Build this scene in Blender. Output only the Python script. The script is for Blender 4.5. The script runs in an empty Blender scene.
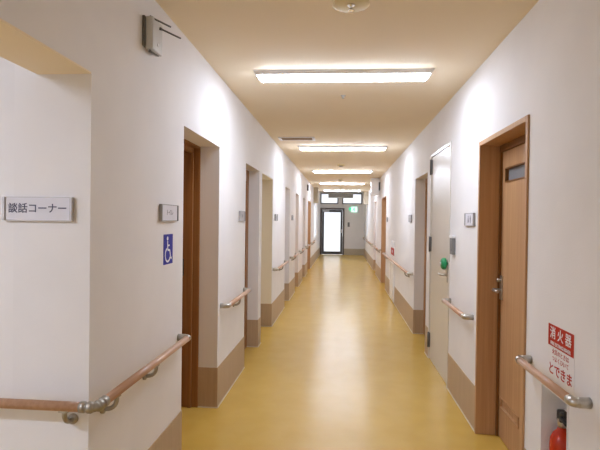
import bpy, bmesh, math, random
from mathutils import Vector, Matrix
random.seed(7)
PI = math.pi
SC = bpy.context.scene
COL = SC.collection

# ------------------------------------------------------------------ camera
F_PX = 480.0
CAM_H, YAW, PITCH, ROLL = 1.4304, 0.0872, -0.0098, 0.0127
cy, sy = math.cos(YAW), math.sin(YAW)
fw = Vector((-sy*math.cos(PITCH), cy*math.cos(PITCH), math.sin(PITCH)))
rt = Vector((cy, sy, 0)); up = rt.cross(fw)
c_, s_ = math.cos(ROLL), math.sin(ROLL)
rt2 = rt*c_ + up*s_; up2 = up*c_ - rt*s_
cd = bpy.data.cameras.new('camera'); cam = bpy.data.objects.new('camera', cd); COL.objects.link(cam)
m = Matrix((rt2, up2, -fw)).transposed().to_4x4(); m.translation = Vector((0, 0, CAM_H))
cam.matrix_world = m
cd.sensor_width = 36; cd.lens = 36*F_PX/600; cd.clip_start = 0.02
SC.camera = cam

# ------------------------------------------------------------------ world, exposure, light levels
w = bpy.data.worlds.new('sky'); SC.world = w; w.use_nodes = True
bg = w.node_tree.nodes['Background']; bg.inputs[0].default_value = (0.93, 0.96, 1.0, 1); bg.inputs[1].default_value = 1.0
SC.view_settings.view_transform = 'Standard'; SC.view_settings.look = 'None'
SC.view_settings.exposure = 1.36; SC.view_settings.gamma = 1.0; SC.view_settings.use_curve_mapping = False
LAMP = 18.0          # corridor tubes
LAMP_ROOM = 29.0      # lounge ceiling light
LAMP_BACK = 11.0      # tube behind the camera
SC.cycles.use_denoising = True
SC.cycles.max_bounces = 10; SC.cycles.diffuse_bounces = 6
SC.cycles.sample_clamp_indirect = 6.0

# ------------------------------------------------------------------ materials
def mat(name, col, rough=0.5, metal=0.0, spec=0.5, emit=None, estr=0.0):
    M = bpy.data.materials.new(name); M.use_nodes = True
    b = M.node_tree.nodes['Principled BSDF']
    b.inputs['Base Color'].default_value = (*col, 1); b.inputs['Roughness'].default_value = rough
    b.inputs['Metallic'].default_value = metal; b.inputs['Specular IOR Level'].default_value = spec
    if emit: b.inputs['Emission Color'].default_value = (*emit, 1); b.inputs['Emission Strength'].default_value = estr
    return M
def noise_mat(name, c1, c2, scale=(1, 1, 1), nscale=8, rough=0.5, metal=0.0, detail=3, bump=0.0, bscale=200, spec=0.5, r2=None, lo=0.35, hi=0.65):
    M = mat(name, c1, rough, metal, spec); nt = M.node_tree; N = nt.nodes; L = nt.links; b = N['Principled BSDF']
    tc = N.new('ShaderNodeTexCoord'); mp = N.new('ShaderNodeMapping'); mp.inputs['Scale'].default_value = scale
    n = N.new('ShaderNodeTexNoise'); n.inputs['Scale'].default_value = nscale; n.inputs['Detail'].default_value = detail
    cr = N.new('ShaderNodeValToRGB'); cr.color_ramp.elements[0].position = lo; cr.color_ramp.elements[1].position = hi
    cr.color_ramp.elements[0].color = (*c1, 1); cr.color_ramp.elements[1].color = (*c2, 1)
    L.new(tc.outputs['Object'], mp.inputs[0]); L.new(mp.outputs[0], n.inputs['Vector'])
    L.new(n.outputs['Fac'], cr.inputs[0]); L.new(cr.outputs[0], b.inputs['Base Color'])
    if r2 is not None:
        mr = N.new('ShaderNodeMapRange'); mr.inputs['To Min'].default_value = rough; mr.inputs['To Max'].default_value = r2
        L.new(n.outputs['Fac'], mr.inputs['Value']); L.new(mr.outputs[0], b.inputs['Roughness'])
    if bump:
        n2 = N.new('ShaderNodeTexNoise'); n2.inputs['Scale'].default_value = bscale; n2.inputs['Detail'].default_value = 2
        bp = N.new('ShaderNodeBump'); bp.inputs['Strength'].default_value = bump; bp.inputs['Distance'].default_value = 0.002
        L.new(tc.outputs['Object'], n2.inputs['Vector']); L.new(n2.outputs['Fac'], bp.inputs['Height']); L.new(bp.outputs[0], b.inputs['Normal'])
    return M
M = {}
M['wall'] = noise_mat('wallpaper', (0.80, 0.785, 0.785), (0.83, 0.815, 0.815), nscale=3, rough=0.75, bump=0.35, bscale=160, spec=0.25)
M['ceil'] = noise_mat('ceiling_paper', (0.875, 0.765, 0.59), (0.89, 0.78, 0.605), nscale=2, rough=0.8, bump=0.2, bscale=150, spec=0.2)
M['cream'] = noise_mat('cream_lining', (0.86, 0.78, 0.62), (0.88, 0.80, 0.64), nscale=2, rough=0.6)
M['beam'] = noise_mat('beige_panel', (0.50, 0.43, 0.32), (0.53, 0.46, 0.35), nscale=2, rough=0.7)
M['floor'] = noise_mat('vinyl_floor', (0.585, 0.375, 0.075), (0.615, 0.40, 0.088), nscale=5, rough=0.22, r2=0.26, detail=5, spec=0.40, bump=0.03, bscale=40)
M['base'] = noise_mat('brown_vinyl', (0.47, 0.345, 0.225), (0.51, 0.375, 0.245), scale=(30, 30, 1.5), nscale=2, rough=0.5, spec=0.35)
M['strip'] = mat('sealant', (0.62, 0.56, 0.42), 0.4)
M['wood'] = noise_mat('door_wood', (0.44, 0.245, 0.115), (0.56, 0.335, 0.175), scale=(40, 40, 0.9), nscale=1.4, rough=0.45, detail=5, spec=0.35, lo=0.25, hi=0.75)
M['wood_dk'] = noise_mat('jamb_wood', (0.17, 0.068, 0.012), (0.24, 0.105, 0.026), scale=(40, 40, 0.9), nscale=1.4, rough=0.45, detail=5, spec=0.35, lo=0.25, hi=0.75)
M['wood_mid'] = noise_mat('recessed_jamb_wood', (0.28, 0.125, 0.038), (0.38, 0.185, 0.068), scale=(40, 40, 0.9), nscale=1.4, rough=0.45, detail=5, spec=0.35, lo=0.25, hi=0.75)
M['rail'] = noise_mat('rail_wood', (0.52, 0.305, 0.195), (0.60, 0.37, 0.245), scale=(30, 1.0, 30), nscale=2, rough=0.3, detail=4, spec=0.5)
M['steel'] = noise_mat('brushed_nickel', (0.50, 0.47, 0.42), (0.58, 0.55, 0.50), nscale=40, rough=0.34, metal=0.9)
M['steeldk'] = noise_mat('cast_joint', (0.36, 0.33, 0.28), (0.42, 0.39, 0.34), nscale=40, rough=0.42, metal=0.8)
M['alu2'] = noise_mat('dull_aluminium', (0.34, 0.33, 0.34), (0.38, 0.37, 0.38), nscale=4, rough=0.5, metal=0.2)
M['alu'] = noise_mat('anodised_aluminium', (0.52, 0.50, 0.50), (0.58, 0.56, 0.56), scale=(1, 1, 30), nscale=4, rough=0.4, metal=0.6)
M['white'] = noise_mat('white_plastic', (0.82, 0.82, 0.83), (0.85, 0.85, 0.86), nscale=10, rough=0.4)
M['gloss'] = noise_mat('white_gloss_paint', (0.86, 0.86, 0.87), (0.88, 0.88, 0.89), nscale=10, rough=0.25)
M['plate'] = noise_mat('sign_plastic', (0.70, 0.69, 0.74), (0.73, 0.72, 0.77), nscale=10, rough=0.4)
M['greysign'] = noise_mat('grey_sign', (0.42, 0.41, 0.43), (0.45, 0.44, 0.46), nscale=10, rough=0.4)
M['greyplate'] = noise_mat('grey_plastic', (0.42, 0.41, 0.41), (0.46, 0.45, 0.45), nscale=10, rough=0.45)
M['midgrey'] = noise_mat('mid_grey_plastic', (0.20, 0.20, 0.20), (0.23, 0.23, 0.23), nscale=10, rough=0.45)
M['casegrey'] = noise_mat('pale_grey_plastic', (0.56, 0.56, 0.55), (0.60, 0.60, 0.59), nscale=10, rough=0.45)
M['dkgrey'] = noise_mat('dark_grey_metal', (0.13, 0.125, 0.125), (0.16, 0.155, 0.15), nscale=10, rough=0.4, metal=0.3)
M['black'] = noise_mat('black_plastic', (0.02, 0.02, 0.022), (0.03, 0.03, 0.033), nscale=20, rough=0.4)
M['frame'] = noise_mat('bronze_frame', (0.065, 0.045, 0.038), (0.08, 0.055, 0.045), scale=(20, 20, 1), nscale=3, rough=0.5, metal=0.1)
M['leaf'] = noise_mat('cream_paint', (0.64, 0.60, 0.53), (0.67, 0.63, 0.56), nscale=2, rough=0.3, spec=0.5)
M['red'] = noise_mat('red_paint', (0.50, 0.03, 0.008), (0.55, 0.04, 0.012), nscale=10, rough=0.25)
M['redink'] = noise_mat('red_ink', (0.43, 0.018, 0.006), (0.47, 0.025, 0.010), nscale=10, rough=0.5, spec=0.2)
M['paper'] = noise_mat('paper', (0.80, 0.78, 0.77), (0.83, 0.81, 0.80), nscale=10, rough=0.6)
M['ink'] = noise_mat('dark_ink', (0.06, 0.06, 0.11), (0.075, 0.075, 0.125), nscale=10, rough=0.5)
M['greyink'] = noise_mat('grey_ink', (0.25, 0.25, 0.27), (0.28, 0.28, 0.30), nscale=10, rough=0.5)
M['blue'] = noise_mat('blue_film', (0.028, 0.03, 0.30), (0.035, 0.037, 0.34), nscale=10, rough=0.5, spec=0.2)
M['whiteink'] = noise_mat('white_ink', (0.82, 0.82, 0.84), (0.86, 0.86, 0.88), nscale=10, rough=0.5)
M['green'] = noise_mat('green_rubber', (0.01, 0.25, 0.09), (0.02, 0.33, 0.13), nscale=30, rough=0.4)
M['chrome'] = noise_mat('chrome', (0.75, 0.75, 0.75), (0.8, 0.8, 0.8), nscale=10, rough=0.15, metal=1)
M['tanplate'] = noise_mat('tan_plate', (0.72, 0.62, 0.37), (0.75, 0.65, 0.39), nscale=10, rough=0.5)
M['slot'] = noise_mat('brown_slot', (0.36, 0.25, 0.15), (0.40, 0.28, 0.17), nscale=10, rough=0.6)
M['concrete'] = noise_mat('outdoor_paving', (0.30, 0.29, 0.28), (0.38, 0.37, 0.35), nscale=6, rough=0.8)
M['lamp'] = mat('lit_tube', (0.9, 0.9, 0.9), 0.5, emit=(0.87, 0.96, 1.14), estr=LAMP)
M['lamp_room'] = mat('lit_tube_lounge', (0.9, 0.9, 0.9), 0.5, emit=(0.84, 0.955, 1.22), estr=LAMP_ROOM)
M['lamp_back'] = mat('lit_tube_rear', (0.9, 0.9, 0.9), 0.5, emit=(0.88, 0.96, 1.13), estr=LAMP_BACK)
M['exit'] = mat('lit_exit_panel', (0.8, 0.9, 0.85), 0.5, emit=(0.55, 1.0, 0.78), estr=0.42)
M['exitgreen'] = mat('lit_exit_green', (0.02, 0.4, 0.2), 0.5, emit=(0.05, 0.55, 0.28), estr=0.5)
def frosted():
    Mx = bpy.data.materials.new('frosted_glass'); Mx.use_nodes = True; nt = Mx.node_tree; N = nt.nodes; L = nt.links
    b = N['Principled BSDF']; b.inputs['Transmission Weight'].default_value = 1.0; b.inputs['Roughness'].default_value = 0.55
    b.inputs['Base Color'].default_value = (0.97, 0.98, 1, 1)
    t = N.new('ShaderNodeBsdfTranslucent'); t.inputs[0].default_value = (0.85, 0.86, 0.9, 1)
    mx = N.new('ShaderNodeMixShader'); mx.inputs[0].default_value = 0.5
    L.new(b.outputs[0], mx.inputs[1]); L.new(t.outputs[0], mx.inputs[2]); L.new(mx.outputs[0], N['Material Output'].inputs[0])
    return Mx
M['frost'] = frosted()
M['darkglass'] = mat('obscured_glass', (0.25, 0.27, 0.29), 0.25, spec=0.6)

# ------------------------------------------------------------------ mesh helpers
class MB:
    def __init__(s): s.bm = bmesh.new()
    def box(s, x0, x1, y0, y1, z0, z1, bev=0.0, seg=2):
        r = bmesh.ops.create_cube(s.bm, size=1.0)
        x0, x1 = min(x0, x1), max(x0, x1); y0, y1 = min(y0, y1), max(y0, y1); z0, z1 = min(z0, z1), max(z0, z1)
        for v in r['verts']:
            v.co = Vector(((x0+x1)/2+v.co.x*(x1-x0), (y0+y1)/2+v.co.y*(y1-y0), (z0+z1)/2+v.co.z*(z1-z0)))
        if bev:
            es = list({e for v in r['verts'] for e in v.link_edges})
            bmesh.ops.bevel(s.bm, geom=es, offset=bev, segments=seg, affect='EDGES', profile=0.6)
        return s
    def tube(s, pts, r, seg=16, caps=True):
        pts = [Vector(p) for p in pts]; rs = r if isinstance(r, (list, tuple)) else [r]*len(pts)
        rings = []; prev = None
        for i, p in enumerate(pts):
            d = (pts[min(i+1, len(pts)-1)]-pts[max(i-1, 0)]).normalized()
            if prev is None:
                a = Vector((0, 0, 1)) if abs(d.z) < 0.9 else Vector((1, 0, 0)); u = d.cross(a).normalized()
            else:
                u = (prev - d*prev.dot(d)).normalized()
            prev = u; v = d.cross(u)
            rings.append([s.bm.verts.new(p+(u*math.cos(2*PI*k/seg)+v*math.sin(2*PI*k/seg))*rs[i]) for k in range(seg)])
        for a, b in zip(rings, rings[1:]):
            for k in range(seg):
                f = s.bm.faces.new((a[k], a[(k+1) % seg], b[(k+1) % seg], b[k])); f.smooth = True
        if caps:
            s.bm.faces.new(rings[0][::-1]); s.bm.faces.new(rings[-1])
        return s
    def lathe(s, c, axis, prof, seg=24):
        # prof: (distance along the axis, radius)
        c = Vector(c); ax = Vector(axis).normalized()
        return s.tube([c+ax*h for h, r in prof], [max(r, 1e-4) for h, r in prof], seg)
    def prism(s, poly, fr, d):
        # poly in the plane of frame fr (origin, u, v, n), extruded by d along n
        o, u, v, n = fr
        A = [s.bm.verts.new(o+u*x+v*y) for x, y in poly]; B = [s.bm.verts.new(o+u*x+v*y+n*d) for x, y in poly]
        s.bm.faces.new(B); s.bm.faces.new(A[::-1])
        for i in range(len(A)):
            j = (i+1) % len(A); s.bm.faces.new((A[i], A[j], B[j], B[i]))
        return s
    def build(s, name, m, parent=None, origin=None):
        bmesh.ops.recalc_face_normals(s.bm, faces=s.bm.faces)
        if origin is None and parent is not None: origin = parent.matrix_world.translation if parent.parent is None else Vector(parent['_w'])
        if origin is None:
            xs = [v.co for v in s.bm.verts]
            origin = Vector(((min(v.x for v in xs)+max(v.x for v in xs))/2, (min(v.y for v in xs)+max(v.y for v in xs))/2, min(v.z for v in xs)))
        origin = Vector(origin)
        bmesh.ops.translate(s.bm, verts=s.bm.verts, vec=-origin)
        me = bpy.data.meshes.new(name); s.bm.to_mesh(me); s.bm.free()
        o = bpy.data.objects.new(name, me); me.materials.append(m); COL.objects.link(o)
        if parent:
            o.parent = parent
        else:
            o.location = origin; o.matrix_world = Matrix.Translation(origin)
        o['_w'] = list(origin)
        return o
def tag(o, label=None, cat=None, group=None, kind=None):
    if label: o['label'] = label
    if cat: o['category'] = cat
    if group: o['group'] = group
    if kind: o['kind'] = kind
    return o
def thing(name, loc, label, cat, group=None):
    o = bpy.data.objects.new(name, None); COL.objects.link(o); o.location = loc
    o.matrix_world = Matrix.Translation(Vector(loc)); o['_w'] = list(loc); o.empty_display_size = 0.05
    return tag(o, label, cat, group)
X_, Y_, Z_ = Vector((1, 0, 0)), Vector((0, 1, 0)), Vector((0, 0, 1))
W = 0.927
def face(kind, y, z, off=0.0, x=None):
    """frame on a surface: origin, right, up, outward normal"""
    if kind == 'L': return (Vector(((-W if x is None else x)+off, y, z)), Y_, Z_, X_)
    if kind == 'R': return (Vector(((W if x is None else x)-off, y, z)), -Y_, Z_, -X_)
    return (Vector((x, y-off, z)), X_, Z_, -Y_)
def text(body, fr, size, m, parent, name='lettering', bold=0.0, d=0.0008, align='CENTER', sx=1.0):
    cu = bpy.data.curves.new('t', 'FONT'); cu.body = body; cu.size = size; cu.align_x = align; cu.align_y = 'CENTER'
    cu.offset = bold; cu.extrude = d/2; cu.resolution_u = 3
    o = bpy.data.objects.new('t', cu); COL.objects.link(o)
    dg = bpy.context.evaluated_depsgraph_get(); me = bpy.data.meshes.new_from_object(o.evaluated_get(dg))
    bpy.data.objects.remove(o)
    bm = bmesh.new(); bm.from_mesh(me); bpy.data.meshes.remove(me)
    og, u, v, n = fr
    for vv in bm.verts: vv.co = og + u*(vv.co.x*sx) + v*vv.co.y + n*(vv.co.z+d/2)
    k = MB(); k.bm.free(); k.bm = bm
    bmesh.ops.translate(bm, verts=bm.verts, vec=-Vector(parent['_w']))
    me = bpy.data.meshes.new(name); bm.to_mesh(me); bm.free()
    ob = bpy.data.objects.new(name, me); me.materials.append(m); COL.objects.link(ob); ob.parent = parent
    ob['_w'] = parent['_w']
    return ob
def fbox(mb, fr, u0, u1, v0, v1, n0, n1, bev=0):
    o, u, v, n = fr; a = o+u*u0+v*v0+n*n0; b = o+u*u1+v*v1+n*n1
    return mb.box(a.x, b.x, a.y, b.y, a.z, b.z, bev)
def circ(cx, cy_, r, n=20, a0=0, a1=2*PI, close=True):
    k = n if close else n+1
    return [(cx+r*math.cos(a0+(a1-a0)*i/n), cy_+r*math.sin(a0+(a1-a0)*i/n)) for i in range(k)]

# ------------------------------------------------------------------ structure
H = 2.5; YE = 20.3; YB = -5.0; YC = 1.70; XL = -3.6; YR = 17.6; H2 = 2.68; T = 0.30
def struct(name, mb, m, parent=None): 
    o = mb.build(name, m, parent)
    if parent is None: o['kind'] = 'structure'
    return o
struct('floor', MB().box(-W-T, W+T, YB-.15, YE+.15, -0.12, 0).box(XL-.15, -W-T, -1.65, YC+.15, -0.12, 0), M['floor'])
c = MB().box(-W-T, W+T, YB-.15, YR, H, H+.12).box(XL-.15, -W-T, -1.65, YC+.15, H, H+.12)
c.box(-W-T, W+T, YR-.08, YE+.15, H2, H2+.1).box(-W-T, W+T, YR-.08, YR, H+.12, H2)
struct('ceiling', c, M['ceil'])
DT = 1.975
# left side doorways (y0, y1, top, leaf depth)
LO = [(2.74, 3.56, DT, .145), (4.56, 5.32, DT, .12), (5.50, 6.37, DT, .285), (7.80, 8.48, DT, .12), (9.55, 10.27, DT, .12),
      (11.35, 12.1, DT, .12), (13.02, 14.15, DT, .09), (15.95, 17.5, 2.06, .02)]
RO = [(2.03, 2.29, .70, None), (2.49, 3.355, DT, .135), (4.22, 5.15, 2.13, .02), (5.36, 6.23, DT, .122), (10.25, 11.35, DT, .09), (13.2, 14.15, DT, .12), (17.65, 18.7, 2.06, .02)]
def side_wall(name, s, ya, openings):
    mb = MB(); y = ya; a, b = s*W, s*(W+T)
    for (y0, y1, zt, d) in openings:
        mb.box(a, b, y, y0, 0, H2)
        mb.box(a, b, y0, y1, zt, H2)
        y = y1
    mb.box(a, b, y, YE, 0, H2)
    w0 = openings[-1]; mb.box(a, b, w0[0], w0[1], 0, .86)
    return mb
wl = side_wall('wall_left', -1, YC, LO)
wl.box(-W, -W-.21, -1.5, YC, DT-.008, H)          # header beam over the lounge opening
wl.box(-W, -W-T, YB, -1.5, 0, H)
struct('wall_left', wl, M['wall'])
struct('wall_right', side_wall('wall_right', 1, YB, RO), M['wall'])
struct('trim_7', MB().box(-W-.0005, -W-.21, -1.5, YC, DT-.014, DT-.008), M['ceil'])
struct('wall_lounge', MB().box(XL, -W-T, YC, YC+.15, 0, H).box(XL-.15, XL, -1.65, YC+.15, 0, H).box(XL, -W-T, -1.65, -1.5, 0, H), M['wall'])
struct('wall_back', MB().box(-W-T, W+T, YB-.15, YB, 0, H), M['wall'])
# brown vinyl baseboards with the pale sealant line
BH, BT = 0.305, 0.004
def baseboard(name, s, ya, openings, extra=None):
    openings = openings[:-1]
    mb = MB(); st = MB(); y = ya; a = s*W; b = s*(W-BT)
    def run(y0, y1):
        mb.box(a, b, y0, y1, 0, BH); st.box(b, s*(W-BT-.006), y0, y1, 0, .006)
    for (y0, y1, zt, d) in openings:
        run(y, y0)
        if d and d > .1 and (y0, s) != (2.49, 1) and zt > 1:
            mb.box(s*(W-BT), s*(W+d), y1, y1-BT, 0, BH); mb.box(s*(W-BT), s*(W+d), y0, y0+BT, 0, BH)
            st.box(s*(W-BT), s*(W+d), y1-BT, y1-BT-.006, 0, .006)
        y = y1
    run(y, YE)
    if extra: extra(mb, st)
    o = struct(name, mb, M['base']); struct('trim_1' if s < 0 else 'trim_2', st, M['strip'])
baseboard('baseboard_left', -1, YC, LO, lambda mb, st: (mb.box(XL, -W+BT, YC-BT, YC, 0, BH), mb.box(-W, -W+BT, YB, -1.5, 0, BH)))
baseboard('baseboard_right', 1, YB, RO)

# end wall with its glazed door and transom windows
ew = MB(); DX0, DX1 = -0.915, 0.10; WZ0, WZ1 = 2.14, 2.60
ew.box(-W-T, DX0, YE, YE+.15, 0, H2).box(DX1, W+T, YE, YE+.15, 0, WZ0).box(DX0, DX1, YE, YE+.15, 1.965, WZ0)
ew.box(-.17, .0, YE, YE+.15, WZ0, WZ1).box(.83, W+T, YE, YE+.15, WZ0, WZ1).box(DX0, W+T, YE, YE+.15, WZ1, H2)
struct('wall_end', ew, M['wall'])
struct('baseboard_end', MB().box(DX1+.003, W-BT, YE-BT, YE, 0, .26), M['beam'])
dr = MB(); y0, y1 = YE-.03, YE+.10
dr.box(DX0, DX0+.07, y0, y1, 0, 1.965, .004).box(DX1-.07, DX1, y0, y1, 0, 1.965, .004).box(DX0+.07, DX1-.07, y0, y1, 1.895, 1.965, .004)
d1 = struct('door_1', dr, M['frame'])
lf = MB(); a0, a1 = DX0+.075, DX1-.075
lf.box(a0, a0+.085, YE, YE+.04, .01, 1.89).box(a1-.085, a1, YE, YE+.04, .01, 1.89).box(a0+.085, a1-.085, YE, YE+.04, 1.79, 1.89).box(a0+.085, a1-.085, YE, YE+.04, .01, .13)
M['leafgrey'] = noise_mat('grey_door_stile', (0.055, 0.052, 0.055), (0.065, 0.062, 0.065), nscale=8, rough=0.5, metal=0.1)
leaf1 = lf.build('door_leaf', M['leafgrey'], d1); leaf1['label'] = 'grey metal leaf'
MB().box(a0+.085, a1-.085, YE+.015, YE+.025, .13, 1.79).build('glass_pane', M['frost'], leaf1)['label'] = 'frosted glass'
MB().box(a0+.03, a0+.30, YE-.045, YE-.001, 1.815, 1.865, .005).build('door_closer', M['alu'], leaf1)
hb = MB().tube([(a1-.045, YE, 1.0), (a1-.045, YE-.05, 1.0), (a1-.16, YE-.055, 1.0)], .011, 12); hb.box(a1-.07, a1-.02, YE-.008, YE, .93, 1.07, .003)
hb.build('door_handle', M['chrome'], leaf1)
for n, (wa, wb) in enumerate(((DX0, -.17), (0.0, .83))):
    mb = MB(); q = .035
    mb.box(wa, wb, YE-.015, YE+.08, WZ0, WZ0+q).box(wa, wb, YE-.015, YE+.08, WZ1-q, WZ1).box(wa, wa+q, YE-.015, YE+.08, WZ0+q, WZ1-q).box(wb-q, wb, YE-.015, YE+.08, WZ0+q, WZ1-q)
    wo = struct('window_%d' % (n+1), mb, M['leafgrey'])
    MB().box(wa+q, wb-q, YE+.02, YE+.03, WZ0+q, WZ1-q).build('glass_pane', M['frost'], wo)
for n, (s, (wa, wb, wt, _)) in enumerate(((-1, LO[7]), (1, RO[6]))):
    a, b, q, g = s*(W+.02), s*(W+.07), .04, .001
    mb = MB().box(a, b, wa+g, wa+q, .86+g, wt-g).box(a, b, wb-q, wb-g, .86+g, wt-g).box(a, b, wa+q, wb-q, .86+g, .86+q).box(a, b, wa+q, wb-q, wt-q, wt-g)
    wo = struct('window_%d' % (n+3), mb, M['white'])
    MB().box(s*(W+.04), s*(W+.05), wa+q, wb-q, .86+q, wt-q).build('glass_pane', M['frost'], wo)
struct('ground', MB().box(-12, 12, YE+.16, YE+25, -.2, -.05).box(-12, -W-T-.01, YC+.2, YE+.16, -.2, -.05).box(12, W+T+.01, YB, YE+.16, -.2, -.05), M['concrete'])

# bulkheads near the far end
struct('trim_3', MB().box(-W, -.785, 15.5, 15.85, 2.0, H), M['beam'])
struct('trim_4', MB().box(W, .76, 17.25, 17.55, 2.03, H), M['beam'])

# ------------------------------------------------------------------ doorways
dn = [1]
def recess_door(s, y0, y1, zt, d, wood, handle=True, frame=.045, fm='wood_dk', hy=None, hz=(.95, 1.2), deep=False):
    dn[0] += 1; a = s*(W+d); g = .0015
    dr = MB().box(a+s*.012, a+s*.05, y0+g, y1-g, 0.004, zt-g)
    o = struct('door_%d' % dn[0], dr, M[wood])
    fr = MB()
    fr.box(a-s*.0, a+s*.012, y0+g, y0+frame, 0.002, zt-g).box(a, a+s*.012, y1-frame, y1-g, 0.002, zt-g).box(a, a+s*.012, y0+frame, y1-frame, zt-frame, zt-g)
    if deep:
        c0 = s*(W-.008)
        fr.box(c0, a, y0+g, y0+.02, .002, zt-g).box(c0, a, y1-.02, y1-g, .002, zt-g).box(c0, a, y0+.02, y1-.02, zt-.02, zt-g)
    fr.build('door_frame', M[fm], o)
    if handle:
        hy = y0+.14 if hy is None else hy
        MB().box(a+s*.012, a-s*.02, hy-.007, hy+.007, hz[0], hz[1], .004).build('door_handle', M['black'], o)
    return o
# first left doorway: wooden box frame set deep behind the wall reveal, leaf at the back of it
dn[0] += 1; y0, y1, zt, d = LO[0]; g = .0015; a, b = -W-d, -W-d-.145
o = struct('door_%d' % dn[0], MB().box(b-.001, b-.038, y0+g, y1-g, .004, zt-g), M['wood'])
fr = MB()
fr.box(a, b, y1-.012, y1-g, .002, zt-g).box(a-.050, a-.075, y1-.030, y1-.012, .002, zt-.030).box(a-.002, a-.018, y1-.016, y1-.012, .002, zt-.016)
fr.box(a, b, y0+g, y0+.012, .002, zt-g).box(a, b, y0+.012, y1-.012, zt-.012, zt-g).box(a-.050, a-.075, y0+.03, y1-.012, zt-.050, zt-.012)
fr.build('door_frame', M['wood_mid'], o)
MB().box(a-.118, a-.134, y1-.022, y1-.012, 1.0, 1.13, .002).build('strike_plate', M['black'], o)
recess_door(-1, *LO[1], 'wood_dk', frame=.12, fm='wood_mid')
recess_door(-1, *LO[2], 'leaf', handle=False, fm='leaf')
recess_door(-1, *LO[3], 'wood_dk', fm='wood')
recess_door(-1, *LO[4], 'wood', fm='wood')
recess_door(-1, *LO[5], 'wood', fm='wood')
recess_door(-1, *LO[6], 'wood', fm='wood', deep=True)
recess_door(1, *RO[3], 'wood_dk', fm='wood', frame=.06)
recess_door(1, *RO[4], 'wood', fm='wood', frame=.05, deep=True)
recess_door(1, *RO[5], 'wood', fm='wood')
# cream lining of the third left doorway
g = .0012; y0, y1, zt, d = LO[2]; mb = MB()
mb.box(-W-.004, -W-d+.012, y1-.006, y1-g, BH, zt-g).box(-W-.004, -W-d+.012, y0+g, y0+.006, BH, zt-g).box(-W-.004, -W-d+.012, y0+.006, y1-.006, zt-.006, zt-g)
struct('trim_8', mb, M['cream'])
# near right wooden door with its deep frame
dn[0] += 1
y0, y1, zt, d = RO[1]; g = .0015
fr = MB(); xi, xo = W-.010, W+d+.05
fr.box(xi, xo, y0+g, y0+.03, 0.001, zt-g, .002).box(xi, xo, y1-.03, y1-g, 0.001, zt-g, .002).box(xi, xo, y0+.03, y1-.03, zt-.03, zt-g, .002)
dR = struct('door_%d' % dn[0], fr, M['wood'])
st = MB(); xs = W+d-.014
st.box(xs, xs+.014, y0+.03, y0+.045, .001, zt-.03).box(xs, xs+.014, y1-.045, y1-.03, .001, zt-.03).box(xs, xs+.014, y0+.045, y1-.045, zt-.075, zt-.03)
st.build('door_stop', M['wood_dk'], dR)
xl = W+d; lf = MB()
ly0, ly1, lz1 = y0+.032, y1-.032, zt-.034
wy0, wy1, wz0, wz1 = 2.72, 3.25, 1.695, 1.79
vy0, vy1, vz0, vz1 = 2.95, 3.285, .205, .275
lf.box(xl+.002, xl+.038, ly0, ly1, .006, vz0)
lf.box(xl+.002, xl+.038, ly0, ly1, vz1, wz0).box(xl+.002, xl+.038, ly0, ly1, wz1, lz1)
lf.box(xl+.002, xl+.038, ly0, wy0, wz0, wz1).box(xl+.002, xl+.038, wy1, ly1, wz0, wz1)
lf.box(xl+.002, xl+.038, ly0, vy0, vz0, vz1).box(xl+.002, xl+.038, vy1, ly1, vz0, vz1)
lR = lf.build('door_leaf', M['wood'], dR)
MB().box(xl+.018, xl+.024, wy0, wy1, wz0, wz1).build('glass_pane', M['darkglass'], lR)
wf = MB(); q = .008
for (a, b, e, f_) in ((wy0, wy1, wz0, wz0+q), (wy0, wy1, wz1-q, wz1), (wy0, wy0+q, wz0+q, wz1-q), (wy1-q, wy1, wz0+q, wz1-q)): wf.box(xl-.004, xl+.018, a, b, e, f_)
wf.build('glazing_bead', M['wood_dk'], lR)
vs = MB().box(xl+.012, xl+.026, vy0, vy1, vz0, vz1)
for (a, b, e, f_) in ((vy0, vy1, vz0, vz0+q), (vy0, vy1, vz1-q, vz1), (vy0, vy0+q, vz0+q, vz1-q), (vy1-q, vy1, vz0+q, vz1-q)): vs.box(xl-.003, xl+.012, a, b, e, f_)
vs.build('vent_slot', M['wood'], lR)
h = MB().box(xl-.008, xl+.002, 3.270, 3.310, .92, 1.08, .004)
h.tube([(xl-.006, 3.290, .985), (xl-.05, 3.290, .985), (xl-.058, 3.280, .985), (xl-.058, 3.185, .985)], .009, 12)
h.tube([(xl-.006, 3.290, 1.048), (xl-.03, 3.290, 1.048)], .012, 14)
h.build('door_handle', M['steel'], lR)['label'] = 'nickel lever handle'

# steel service door
dn[0] += 1
y0, y1, zt, d = RO[2]
fr = MB(); fr.box(W-.006, W+.10, y0+g, y0+.028, .001, zt-g).box(W-.006, W+.10, y1-.028, y1-g, .001, zt-g).box(W-.006, W+.10, y0+.028, y1-.028, zt-.028, zt-g)
dS = struct('door_%d' % dn[0], fr, M['leaf'])
lS = MB().box(W+.004, W+.045, y0+.031, y1-.031, .006, zt-.031, .0015).build('door_leaf', M['leaf'], dS)
for z in (2.00, 1.20, .20):
    MB().box(W-.008, W+.004, y1-.060, y1-.020, z-.075, z+.075, .003).tube([(W-.012, y1-.030, z-.08), (W-.012, y1-.030, z+.08)], .008, 10).build('hinge', M['dkgrey'], lS)
h = MB().box(W-.004, W+.004, y0+.07, y0+.115, .90, 1.0, .003)
h.tube([(W, y0+.09, .965), (W-.05, y0+.09, .965), (W-.055, y0+.10, .965), (W-.055, y0+.20, .965)], .009, 12)
h.build('door_handle', M['steel'], lS)
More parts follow.
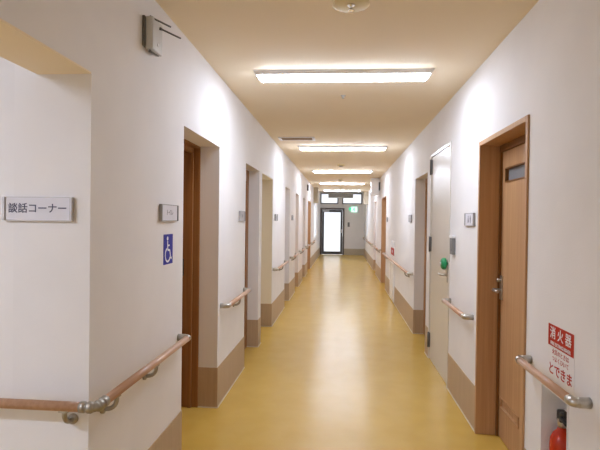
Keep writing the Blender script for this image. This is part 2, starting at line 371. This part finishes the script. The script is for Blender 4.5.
# green knob cover above the lever
kc = thing('knob_cover', (W-.035, y0+.10, 1.03), 'round green cover over the lock of the cream steel door', 'knob cover')
MB().lathe((W+.003, y0+.10, 1.065), (-1, 0, 0), [(0, .012), (.012, .014), (.013, .042), (.02, .052), (.042, .052), (.054, .040), (.058, .004)]).build('cover', M['green'], kc)
MB().lathe((W-.054, y0+.10, 1.065), (-1, 0, 0), [(0, .012), (.008, .012), (.009, .002)]).build('centre_button', M['paper'], kc)

# ------------------------------------------------------------------ niches and extinguishers
for i, (k) in enumerate((0,)):
    y0, y1, zt, _ = RO[k]
    mb = MB(); g = .001; t = .006; X2 = W+.20
    mb.box(X2, X2+.01, y0+g, y1-g, .002, zt-g).box(W-.004, X2, y0+g, y0+t, .002, zt-g).box(W-.004, X2, y1-t, y1-g, .002, zt-g).box(W-.004, X2, y0+t, y1-t, zt-t, zt-g)
    struct('trim_%d' % (5+i), mb, M['wall'])
def extinguisher(x, y, label):
    t = thing('fire_extinguisher', (x, y, 0), label, 'fire extinguisher')
    MB().lathe((x, y, 0), (0, 0, 1), [(0, .042), (.012, .047), (.03, .049), (.44, .049), (.47, .046), (.495, .036), (.512, .020), (.525, .016)], 28).build('cylinder', M['red'], t)
    MB().box(x-.0498, x-.0482, y-.012, y+.012, .15, .36).build('instruction_label', M['paper'], t)
    MB().lathe((x, y, .520), (0, 0, 1), [(0, .016), (.02, .018), (.04, .018), (.045, .012)], 16).build('valve', M['steel'], t)
    hd = MB().tube([(x, y, .555), (x-.015, y-.03, .575), (x-.02, y-.09, .57)], .009, 10).tube([(x, y, .56), (x-.015, y-.03, .595), (x-.02, y-.085, .605)], .009, 10)
    hd.box(x-.016, x+.016, y-.02, y+.02, .548, .598, .006)
    hd.build('squeeze_handle', M['black'], t)
    hs = [(x+.012, y+.012, .535)]
    for k in range(9):
        a = k/8; hs.append((x+.030+.030*math.sin(a*PI*.9), y+.018+.026*math.sin(a*PI/2), .535-.32*a+.03*math.sin(a*PI)))
    MB().tube(hs, .008, 10).tube([hs[-1], (hs[-1][0], hs[-1][1], hs[-1][2]-.05)], [.010, .014], 12).build('hose', M['black'], t)
extinguisher(.988, 2.225, 'red fire extinguisher with black hose in the niche under the nearest right handrail')
t = thing('extinguisher_cabinet', (W, 8.75, .02), 'white cabinet set low in the distant right wall below the handrail', 'cabinet')
MB().box(W, W-.022, 8.45, 9.05, .02, .70, .003).build('case', M['white'], t)
MB().box(W-.022, W-.030, 8.47, 9.03, .04, .68, .002).build('door', M['gloss'], t)

# ------------------------------------------------------------------ ceiling lights
def ceiling_light(y, label, lm='lamp', cx=-.01, turn=0.0, group='ceiling tube lights along the corridor'):
    t = thing('ceiling_light', (cx, y, H), label, 'ceiling light', group)
    L2 = .64; w2 = .082; zs = H-.030
    hs = MB(); A = []
    for (e, yy, z) in ((0, w2, H-.0005), (.022, w2-.012, zs)):
        A.append([hs.bm.verts.new((cx+sx*(L2-e), y+sg*yy, z)) for sx, sg in ((-1, -1), (1, -1), (1, 1), (-1, 1))])
    for k in range(4): hs.bm.faces.new((A[0][k], A[0][(k+1) % 4], A[1][(k+1) % 4], A[1][k]))
    hs.bm.faces.new(A[0]); hs.bm.faces.new(A[1])
    hs.build('housing', M['white'], t)
    wl_ = w2-.014; df = MB(); pr = [(-wl_, 0), (-wl_+.002, -.010), (-wl_*.85, -.018), (-wl_*.4, -.022), (wl_*.4, -.022), (wl_*.85, -.018), (wl_-.002, -.010), (wl_, 0)]
    rings = [[df.bm.verts.new((cx+x, y+a*ks, zs+b*k)) for a, b in pr] for x, k, ks in ((-L2+.028, .05, .97), (-L2+.034, .55, .99), (-L2+.05, 1, 1), (L2-.05, 1, 1), (L2-.034, .55, .99), (L2-.028, .05, .97))]
    for A_, B_ in zip(rings, rings[1:]):
        for k in range(8): df.bm.faces.new((A_[k], A_[(k+1) % 8], B_[(k+1) % 8], B_[k]))
    df.bm.faces.new(rings[0]); df.bm.faces.new(rings[-1][::-1])
    df.build('diffuser', M[lm], t)
    if turn: t.rotation_euler.z = turn
    return t
names = ['nearest lit tube light across the corridor ceiling', 'second lit ceiling tube light, beyond the brown ceiling vent', 'third lit ceiling tube light down the corridor', 'fourth lit ceiling tube light down the corridor', 'farthest lit ceiling tube light, just before the end windows']
for y, n in zip((3.49, 6.95, 10.2, 13.45, 16.6), names): ceiling_light(y, n, turn=.02 if y < 4 else 0)
ceiling_light(-3.3, 'lit tube light on the corridor ceiling behind the viewer', 'lamp_back')
ceiling_light(-.1, 'lit tube light on the lounge ceiling', 'lamp_room', cx=-2.4, group=None)

# ------------------------------------------------------------------ handrails
RR = .0175; OFF = .060
def bracket(fr_wall, z, parent):
    """J-shaped support: fr = frame on the wall with v=up"""
    o, u, v, n = fr_wall
    P = lambda a, b, c: o+u*a+v*b+n*c
    mb = MB()
    pts = [P(0, -.012, OFF)]
    for k in range(8):
        a = k/7*PI/2; pts.append(P(0, -.028-.040*math.sin(a), OFF-.040+.040*math.cos(a)))
    pts.append(P(0, -.068, .004))
    mb.tube(pts, [.009]*len(pts), 12)
    mb.tube([P(0, -.068, 0), P(0, -.068, .010), P(0, -.068, .014)], [.019, .019, .010], 18)
    a, b = P(-.018, -.021, OFF-.010), P(.018, -.014, OFF+.010)
    mb.box(a.x, b.x, a.y, b.y, a.z, b.z, .002)
    mb.build('bracket', M['steeldk'], parent)
def end_return(fr_wall, parent, sgn):
    """metal elbow turning from the rail to the wall; rail runs off towards sgn*u"""
    o, u, v, n = fr_wall; mb = MB(); r = RR+.0015
    pts = [o+n*(OFF-.020), o+n*(OFF-.014)]
    for k in range(1, 7):
        a = k/6*PI/2; pts.append(o+n*(OFF-.014+.014*math.sin(a))+u*sgn*(.014-.014*math.cos(a)))
    pts.append(o+n*OFF+u*sgn*.032)
    mb.tube(pts, [r]*len(pts), 18)
    mb.tube([o+n*.0005, o+n*(OFF-.018), o+n*(OFF-.015)], [.0205, .0205, .0185], 22)
    mb.build('end_elbow', M['steel'], parent)
def handrail(side, ya, yb, z, label, nb=2):
    s = -1 if side == 'L' else 1; x = s*(W-OFF)
    t = thing('handrail', (x, (ya+yb)/2, z), label, 'handrail', 'handrails along the corridor walls')
    MB().tube([(x, ya+.028, z), (x, yb-.028, z)], RR, 20).build('rail', M['rail'], t)
    dirn = 1 if side == 'L' else -1
    end_return(face(side, ya, z), t, dirn); end_return(face(side, yb, z), t, -dirn)
    for k in range(nb):
        yy = ya+(yb-ya)*(k+.5)/nb if nb > 1 else (ya+yb)/2
        if nb > 1: yy = ya+.35+(yb-ya-.7)*k/(nb-1)
        bracket(face(side, yy, z), z, t)
    return t
ZL, ZR = .751, .765
t = thing('handrail', (-W+OFF, YC-OFF, ZL), 'salmon wooden handrail wrapping the near left wall corner', 'handrail', 'handrails along the corridor walls')
xr, yr = -W+OFF, YC-OFF
MB().tube([(XL+.25, yr, ZL), (xr-.048, yr, ZL)], RR, 20).build('rail', M['rail'], t)
MB().tube([(xr, yr+.056, ZL), (xr, 2.65, ZL)], RR, 20).build('rail', M['rail'], t)
cj = [(xr-.052, yr, ZL), (xr-.030, yr, ZL)]
for k in range(7):
    a = k/6*PI/2; cj.append((xr-.020+.020*math.sin(a), yr+.020-.020*math.cos(a), ZL))
cj += [(xr, yr+.030, ZL), (xr, yr+.060, ZL)]
mb = MB().tube(cj, RR-.001, 20)
mb.tube([(xr-.058, yr, ZL), (xr-.042, yr, ZL), (xr-.039, yr, ZL)], [RR+.003, RR+.003, RR], 20).tube([(xr, yr+.040, ZL), (xr, yr+.044, ZL), (xr, yr+.068, ZL)], [RR, RR+.003, RR+.003], 20)
mb.tube([(xr-.034, yr, ZL), (xr-.028, yr, ZL), (xr-.018, yr+.001, ZL), (xr-.010, yr+.004, ZL)], [RR, RR+.004, RR+.004, RR], 20).tube([(xr-.004, yr+.010, ZL), (xr-.001, yr+.018, ZL), (xr, yr+.028, ZL), (xr, yr+.034, ZL)], [RR, RR+.004, RR+.004, RR], 20)
mb.build('corner_joint', M['steeldk'], t)
end_return(face('L', 2.675, ZL), t, -1); end_return((Vector((XL+.22, YC, ZL)), X_, Z_, -Y_), t, 1)
for x in (-3.0, -2.0, -.985): bracket((Vector((x, YC, ZL)), X_, Z_, -Y_), ZL, t)
for y in (1.80, 2.20): bracket(face('L', y, ZL), ZL, t)
handrail('L', 3.64, 4.50, ZL+.012, 'short wooden handrail between the first two left doorways', 1)
handrail('L', 6.44, 7.72, ZL+.01, 'wooden handrail on the left wall beyond the beige doorway', 1)
handrail('L', 8.55, 9.48, ZL+.01, 'left wooden handrail between the fourth and fifth doorways')
handrail('L', 10.34, 11.28, ZL+.01, 'left wooden handrail between the fifth and sixth doorways')
handrail('L', 12.16, 12.96, ZL+.01, 'left wooden handrail just before the orange wooden door')
handrail('L', 14.22, 15.88, ZL+.01, 'farthest left wooden handrail, under the beige bulkhead')
handrail('R', 1.865, 2.425, ZR, 'nearest right wooden handrail above the fire extinguisher niche', 0)
handrail('R', 3.46, 4.16, ZR, 'short wooden handrail between wooden door and cream steel door', 0)
handrail('R', 6.31, 10.19, ZR-.01, 'long wooden handrail on the right wall beyond the steel door', 2)
handrail('R', 11.42, 13.13, ZR-.01, 'right wooden handrail beneath the white wall box', 3)
handrail('R', 14.22, 17.58, ZR-.01, 'right wooden handrail under the far beige bulkhead', 4)
handrail('R', 18.78, 20.0, ZR-.01, 'farthest right wooden handrail beside the end wall')

# ------------------------------------------------------------------ signs
def plate(fr, wd, hg, label, group=None, name='room_sign', cat='sign', pm='plate'):
    o, u, v, n = fr
    t = thing(name, o, label, cat, group)
    fbox(MB(), fr, -wd/2, wd/2, -hg/2, hg/2, .0005, .012, .001).build('panel', M[pm], t)
    mb = MB()
    for s in (-1, 1): fbox(mb, fr, s*wd/2, s*(wd/2+.010), -hg/2-.003, hg/2+.003, .0005, .018, .002)
    fbox(mb, fr, -wd/2, wd/2, -hg/2-.004, -hg/2, .0005, .013)
    fbox(mb, fr, -wd/2, wd/2, hg/2, hg/2+.004, .0005, .013)
    mb.build('holder', M['alu' if wd > .24 else 'alu2'], t)['label'] = 'metal end holders'
    return t
fr = face('F', YC, 1.4605, x=-1.125)
t = plate(fr, .252, .082, 'white sign with dark Japanese lettering on the wall facing the viewer')
text('談話コーナー', (fr[0]-Y_*.0122, fr[1], fr[2], fr[3]), .0385, M['ink'], t, bold=.0005)
fr = face('L', 2.49, 1.461)
t = plate(fr, .23, .080, 'small white toilet sign above the blue wheelchair sticker')
text('トイレ', (fr[0]+X_*.0122, fr[1], fr[2], fr[3]), .034, M['greyink'], t)
for y, z, l in ((4.36, 1.462, 'small grey sign left of the second left doorway'), (6.66, 1.467, 'small grey sign on the left wall past the beige doorway'), (8.87, 1.475, 'small grey sign after the fourth left doorway')):
    t = plate(face('L', y, z), .20 if y < 8 else .16, .085, l, 'room plates on the left wall', pm='greysign')
    fr = face('L', y, z, .0122)
    text('居室', fr, .03, M['greyink'], t)
fr = face('R', 3.56, 1.452)
t = plate(fr, .22, .085, 'white pictogram sign left of the near right wooden door')
f2 = (fr[0]-X_*.0122, fr[1], fr[2], fr[3])
for cx, nm in ((-.028, 'woman_pictogram'), (.028, 'man_pictogram')):
    mb = MB(); mb.prism(circ(cx, .022, .006, 12), f2, .0008)
    mb.prism([(cx-.004, .015), (cx+.004, .015), (cx+.012, -.014), (cx+.004, -.026), (cx-.004, -.026), (cx-.012, -.014)] if cx < 0 else [(cx-.010, .015), (cx+.010, .015), (cx+.008, -.004), (cx+.005, -.028), (cx-.005, -.028), (cx-.008, -.004)], f2, .0008)
    mb.build(nm, M['ink'], t)
t = plate(face('R', 6.58, 1.473), .20, .095, 'small grey sign past the right beige doorway', pm='greysign')
text('居室', face('R', 6.58, 1.473, .0122), .03, M['greyink'], t)
t = plate(face('R', 9.9, 1.47), .14, .085, 'far small grey sign just before the orange right door', pm='greysign')

# wheelchair sticker
fr = face('L', 2.50, 1.267)
t = thing('wheelchair_sticker', fr[0], 'blue sticker with white wheelchair symbol on the left wall', 'sticker')
fbox(MB(), fr, -.068, .068, -.080, .080, .0003, .0015).build('blue_sheet', M['blue'], t)
f2 = (fr[0]+X_*.0016, fr[1], fr[2], fr[3]); mb = MB()
mb.prism(circ(-.012, .057, .011, 16), f2, .0006)
def stroke(mb, pts, w_, fr, d):
    for (a, b) in zip(pts, pts[1:]):
        dx, dy = b[0]-a[0], b[1]-a[1]; l = math.hypot(dx, dy); nx, ny = -dy/l*w_/2, dx/l*w_/2
        mb.prism([(a[0]+nx, a[1]+ny), (a[0]-nx, a[1]-ny), (b[0]-nx, b[1]-ny), (b[0]+nx, b[1]+ny)], fr, d)
stroke(mb, [(-.012, .044), (-.008, -.004), (.022, -.006), (.038, -.052), (.050, -.048)], .011, f2, .0006)
stroke(mb, [(-.010, .020), (.018, .020)], .009, f2, .0006)
stroke(mb, [(-.008+.036*math.cos(a), -.030+.036*math.sin(a)) for a in [PI*.62+k*PI*1.25/14 for k in range(15)]], .010, f2, .0006)
mb.build('wheelchair_symbol', M['whiteink'], t)

# extinguisher posters
def poster(yc, zt, label):
    fr = face('R', yc, zt)
    t = thing('extinguisher_poster', fr[0], label, 'poster')
    fbox(MB(), fr, -.122, .122, -.245, 0, .0004, .0014).build('sheet', M['paper'], t)
    fbox(MB(), fr, -.118, .118, -.098, -.004, .0014, .0022).build('red_panel', M['redink'], t)
    f = lambda u, v, off=.0023: (fr[0]+fr[1]*u+fr[2]*v-X_*off, fr[1], fr[2], fr[3])
    text('消 火 器', f(0, -.042), .056, M['whiteink'], t, bold=.0005)
    text('FIRE EXTINGUISHER', f(0, -.085), .021, M['whiteink'], t, bold=.0003)
    for v, s_, tx in ((-.120, .026, '火災のときは'), (-.150, .026, 'つよくひいて')): text(tx, f(0, v, .0015), s_, M['redink'], t)
    text('とできま', f(0, -.200, .0015), .056, M['redink'], t, bold=.0008)
poster(2.11, .992, 'red and white extinguisher poster above the nearest right handrail')
t = thing('extinguisher_sign', (W, 8.75, .83), 'distant red and white sign above the white wall cabinet', 'sign')
MB().box(W, W-.012, 8.50, 9.0, .83, 1.08, .002).build('white_board', M['gloss'], t)
MB().box(W-.012, W-.016, 8.50, 9.0, .83, .955, .001).build('red_panel', M['redink'], t)
text('消火器', face('R', 8.75, .892, .0165), .06, M['whiteink'], t)

# ------------------------------------------------------------------ wall devices
# device with two rods, high on the left wall
t = thing('wall_receiver', (-W, 2.20, 2.25), 'grey wall receiver with two thin rods high on the left wall', 'receiver')
MB().box(-W, -W+.012, 2.14, 2.275, 2.225, 2.365, .003).build('back_plate', M['dkgrey'], t)
MB().box(-W+.012, -W+.048, 2.15, 2.27, 2.215, 2.365, .006).build('case', M['casegrey'], t)
MB().lathe((-W+.048, 2.21, 2.25), (1, 0, 0), [(0, .008), (.003, .008), (.0035, .001)]).build('indicator', M['white'], t)
for (p, q) in (((-W+.03, 2.155, 2.362), (-W+.105, 2.225, 2.340)), ((-W+.05, 2.225, 2.335), (-W+.13, 2.295, 2.312)), ((-W+.03, 2.155, 2.205), (-W+.055, 2.20, 2.195))):
    MB().tube([p, q], .0042, 10).tube([p, Vector(p)+(Vector(q)-Vector(p))*.1], .007, 12).build('rod', M['dkgrey'], t)
# intercom by the steel door
t = thing('wall_intercom', (W, 4.10, 1.17), 'grey metal wall unit between sign and cream steel door', 'intercom')
MB().box(W, W-.028, 4.015, 4.105, 1.165, 1.30, .004).build('case', M['midgrey'], t)
MB().box(W, W-.032, 4.01, 4.11, 1.30, 1.322, .003).build('top_cap', M['white'], t)
mb = MB()
for k in range(5): mb.box(W-.0282, W-.0295, 4.03, 4.09, 1.20+k*.016, 1.207+k*.016)
mb.build('grille', M['dkgrey'], t)
# white box on right wall
t = thing('wall_cabinet', (.82, 12.05, 2.08), 'white box mounted high on the right wall over the handrail', 'wall box')
MB().box(.885, .705, 11.9, 12.25, 2.08, 2.49, .008).build('case', M['gloss'], t)
MB().box(W, .885, 11.95, 12.2, 2.2, 2.4).build('bracket', M['dkgrey'], t)  # dark standoff added to give the shadow edge between box and wall
MB().box(.865, .725, 11.894, 11.90, 2.11, 2.46, .002).build('front_cover', M['white'], t)
# speaker on left
t = thing('wall_speaker', (-.9, 12.6, 2.2), 'small dark speaker high on the far left wall', 'speaker')
MB().box(-W, -.885, 12.55, 12.68, 2.215, 2.37, .004).build('case', M['black'], t)
MB().box(-.918, -.892, 12.546, 12.55, 2.235, 2.35).build('grille', M['dkgrey'], t)
# end wall items
t = thing('light_switch', (.29, YE, 1.2), 'small dark switch on the end wall beside the glazed door', 'switch')
MB().box(.235, .325, YE-.01, YE, 1.18, 1.37, .002).build('plate', M['midgrey'], t)
MB().box(.262, .298, YE-.016, YE-.01, 1.23, 1.33, .002).build('rocker', M['dkgrey'], t)
t = thing('exit_sign', (.49, YE, 1.78), 'lit green and white exit sign right of the glazed end door', 'exit sign')
MB().box(.265, .725, YE-.012, YE, 1.775, 2.075, .003).build('back_plate', M['plate'], t)
MB().box(.375, .625, YE-.06, YE-.012, 1.80, 2.03, .006).build('lamp_panel', M['exit'], t)
MB().box(.285, .37, YE-.05, YE-.012, 1.87, 1.99, .006).build('side_panel', M['exitgreen'], t)
fr = face('F', YE, 1.91, .0605, x=.50); mb = MB()
mb.prism(circ(.012, .068, .015, 14), fr, .001)
stroke(mb, [(.004, .048), (-.012, .0), (-.04, -.03), (-.07, -.028)], .022, fr, .001)
stroke(mb, [(-.010, .0), (.022, -.03), (.018, -.075)], .020, fr, .001)
stroke(mb, [(.0, .040), (.035, .018), (.06, .026)], .012, fr, .001)
stroke(mb, [(.0, .040), (-.038, .036), (-.05, .008)], .012, fr, .001)
mb.build('running_figure', M['exitgreen'], t)
t = thing('air_curtain', (-.07, YE-.1, 2.38), 'long grey unit in front of the two end windows', 'air curtain')
MB().box(-.585, .45, YE-.20, YE-.018, 2.385, 2.60, .012).build('case', M['casegrey'], t)
mb = MB()
for k in range(6): mb.box(-.56, .425, YE-.204, YE-.20, 2.41+k*.028, 2.42+k*.028)
mb.build('louvre', M['dkgrey'], t)

# ------------------------------------------------------------------ ceiling fittings
t = thing('sprinkler', (.03, 2.39, H), 'round tan cover plate with chrome sprinkler, nearest on the ceiling', 'sprinkler')
MB().lathe((.03, 2.39, H), (0, 0, -1), [(.0003, .092), (.0015, .092), (.003, .088), (.0031, .03)], 40).build('cover_plate', M['tanplate'], t)
mb = MB().lathe((.03, 2.39, H-.006), (0, 0, -1), [(0, .02), (.004, .02), (.008, .010), (.022, .006), (.024, .014), (.026, .014)], 20)
mb.build('sprinkler_head', M['chrome'], t)
def small_head(x, y, label):
    t = thing('sprinkler', (x, y, H), label, 'sprinkler', 'small sprinkler heads')
    MB().lathe((x, y, H), (0, 0, -1), [(.0003, .022), (.004, .020), (.005, .008), (.018, .006), (.020, .012), (.022, .012)], 18).build('sprinkler_head', M['greyplate'], t)
small_head(-.005, 4.13, 'tiny sprinkler head just beyond the nearest tube light')
def detector(x, y, label, m_='tanplate', r=.055):
    t = thing('smoke_detector', (x, y, H), label, 'smoke detector', 'smoke detectors')
    MB().lathe((x, y, H), (0, 0, -1), [(.0003, r), (.012, r), (.022, r*.88), (.024, r*.6)], 28).build('base', M[m_], t)
    MB().lathe((x, y, H-.023), (0, 0, -1), [(0, r*.55), (.014, r*.5), (.018, r*.2)], 20).build('sensor', M['greyplate'], t)
detector(-.035, 9.2, 'round detector on the ceiling before the third tube light', r=.075)
detector(-.05, 12.55, 'small round detector just before the fourth tube light')
detector(-.05, 15.5, 'small round detector just before the farthest tube light')
t = thing('ceiling_vent', (-.60, 6.27, H), 'long white ceiling vent with brown slot near the left wall', 'vent')
vx0, vx1, vy0, vy1 = -.835, -.365, 6.14, 6.36
mb = MB(); q = .025
mb.box(vx0, vx0+q*1.4, vy0, vy1, H-.016, H-.0003, .002).box(vx1-q*1.4, vx1, vy0, vy1, H-.016, H-.0003, .002)
mb.box(vx0+q*1.4, vx1-q*1.4, vy0, vy0+q, H-.010, H-.0003, .002).box(vx0+q*1.4, vx1-q*1.4, vy1-q, vy1, H-.010, H-.0003, .002)
mb.build('frame', M['white'], t)
mb = MB().box(vx0+q*1.4, vx1-q*1.4, vy0+q, vy1-q, H-.003, H-.0003)
for k in range(4): mb.box(vx0+q*1.4, vx1-q*1.4, vy0+.045+k*.038, vy0+.055+k*.038, H-.012, H-.003)
mb.build('slats', M['slot'], t)

for o in SC.objects:
    if '_w' in o: del o['_w']
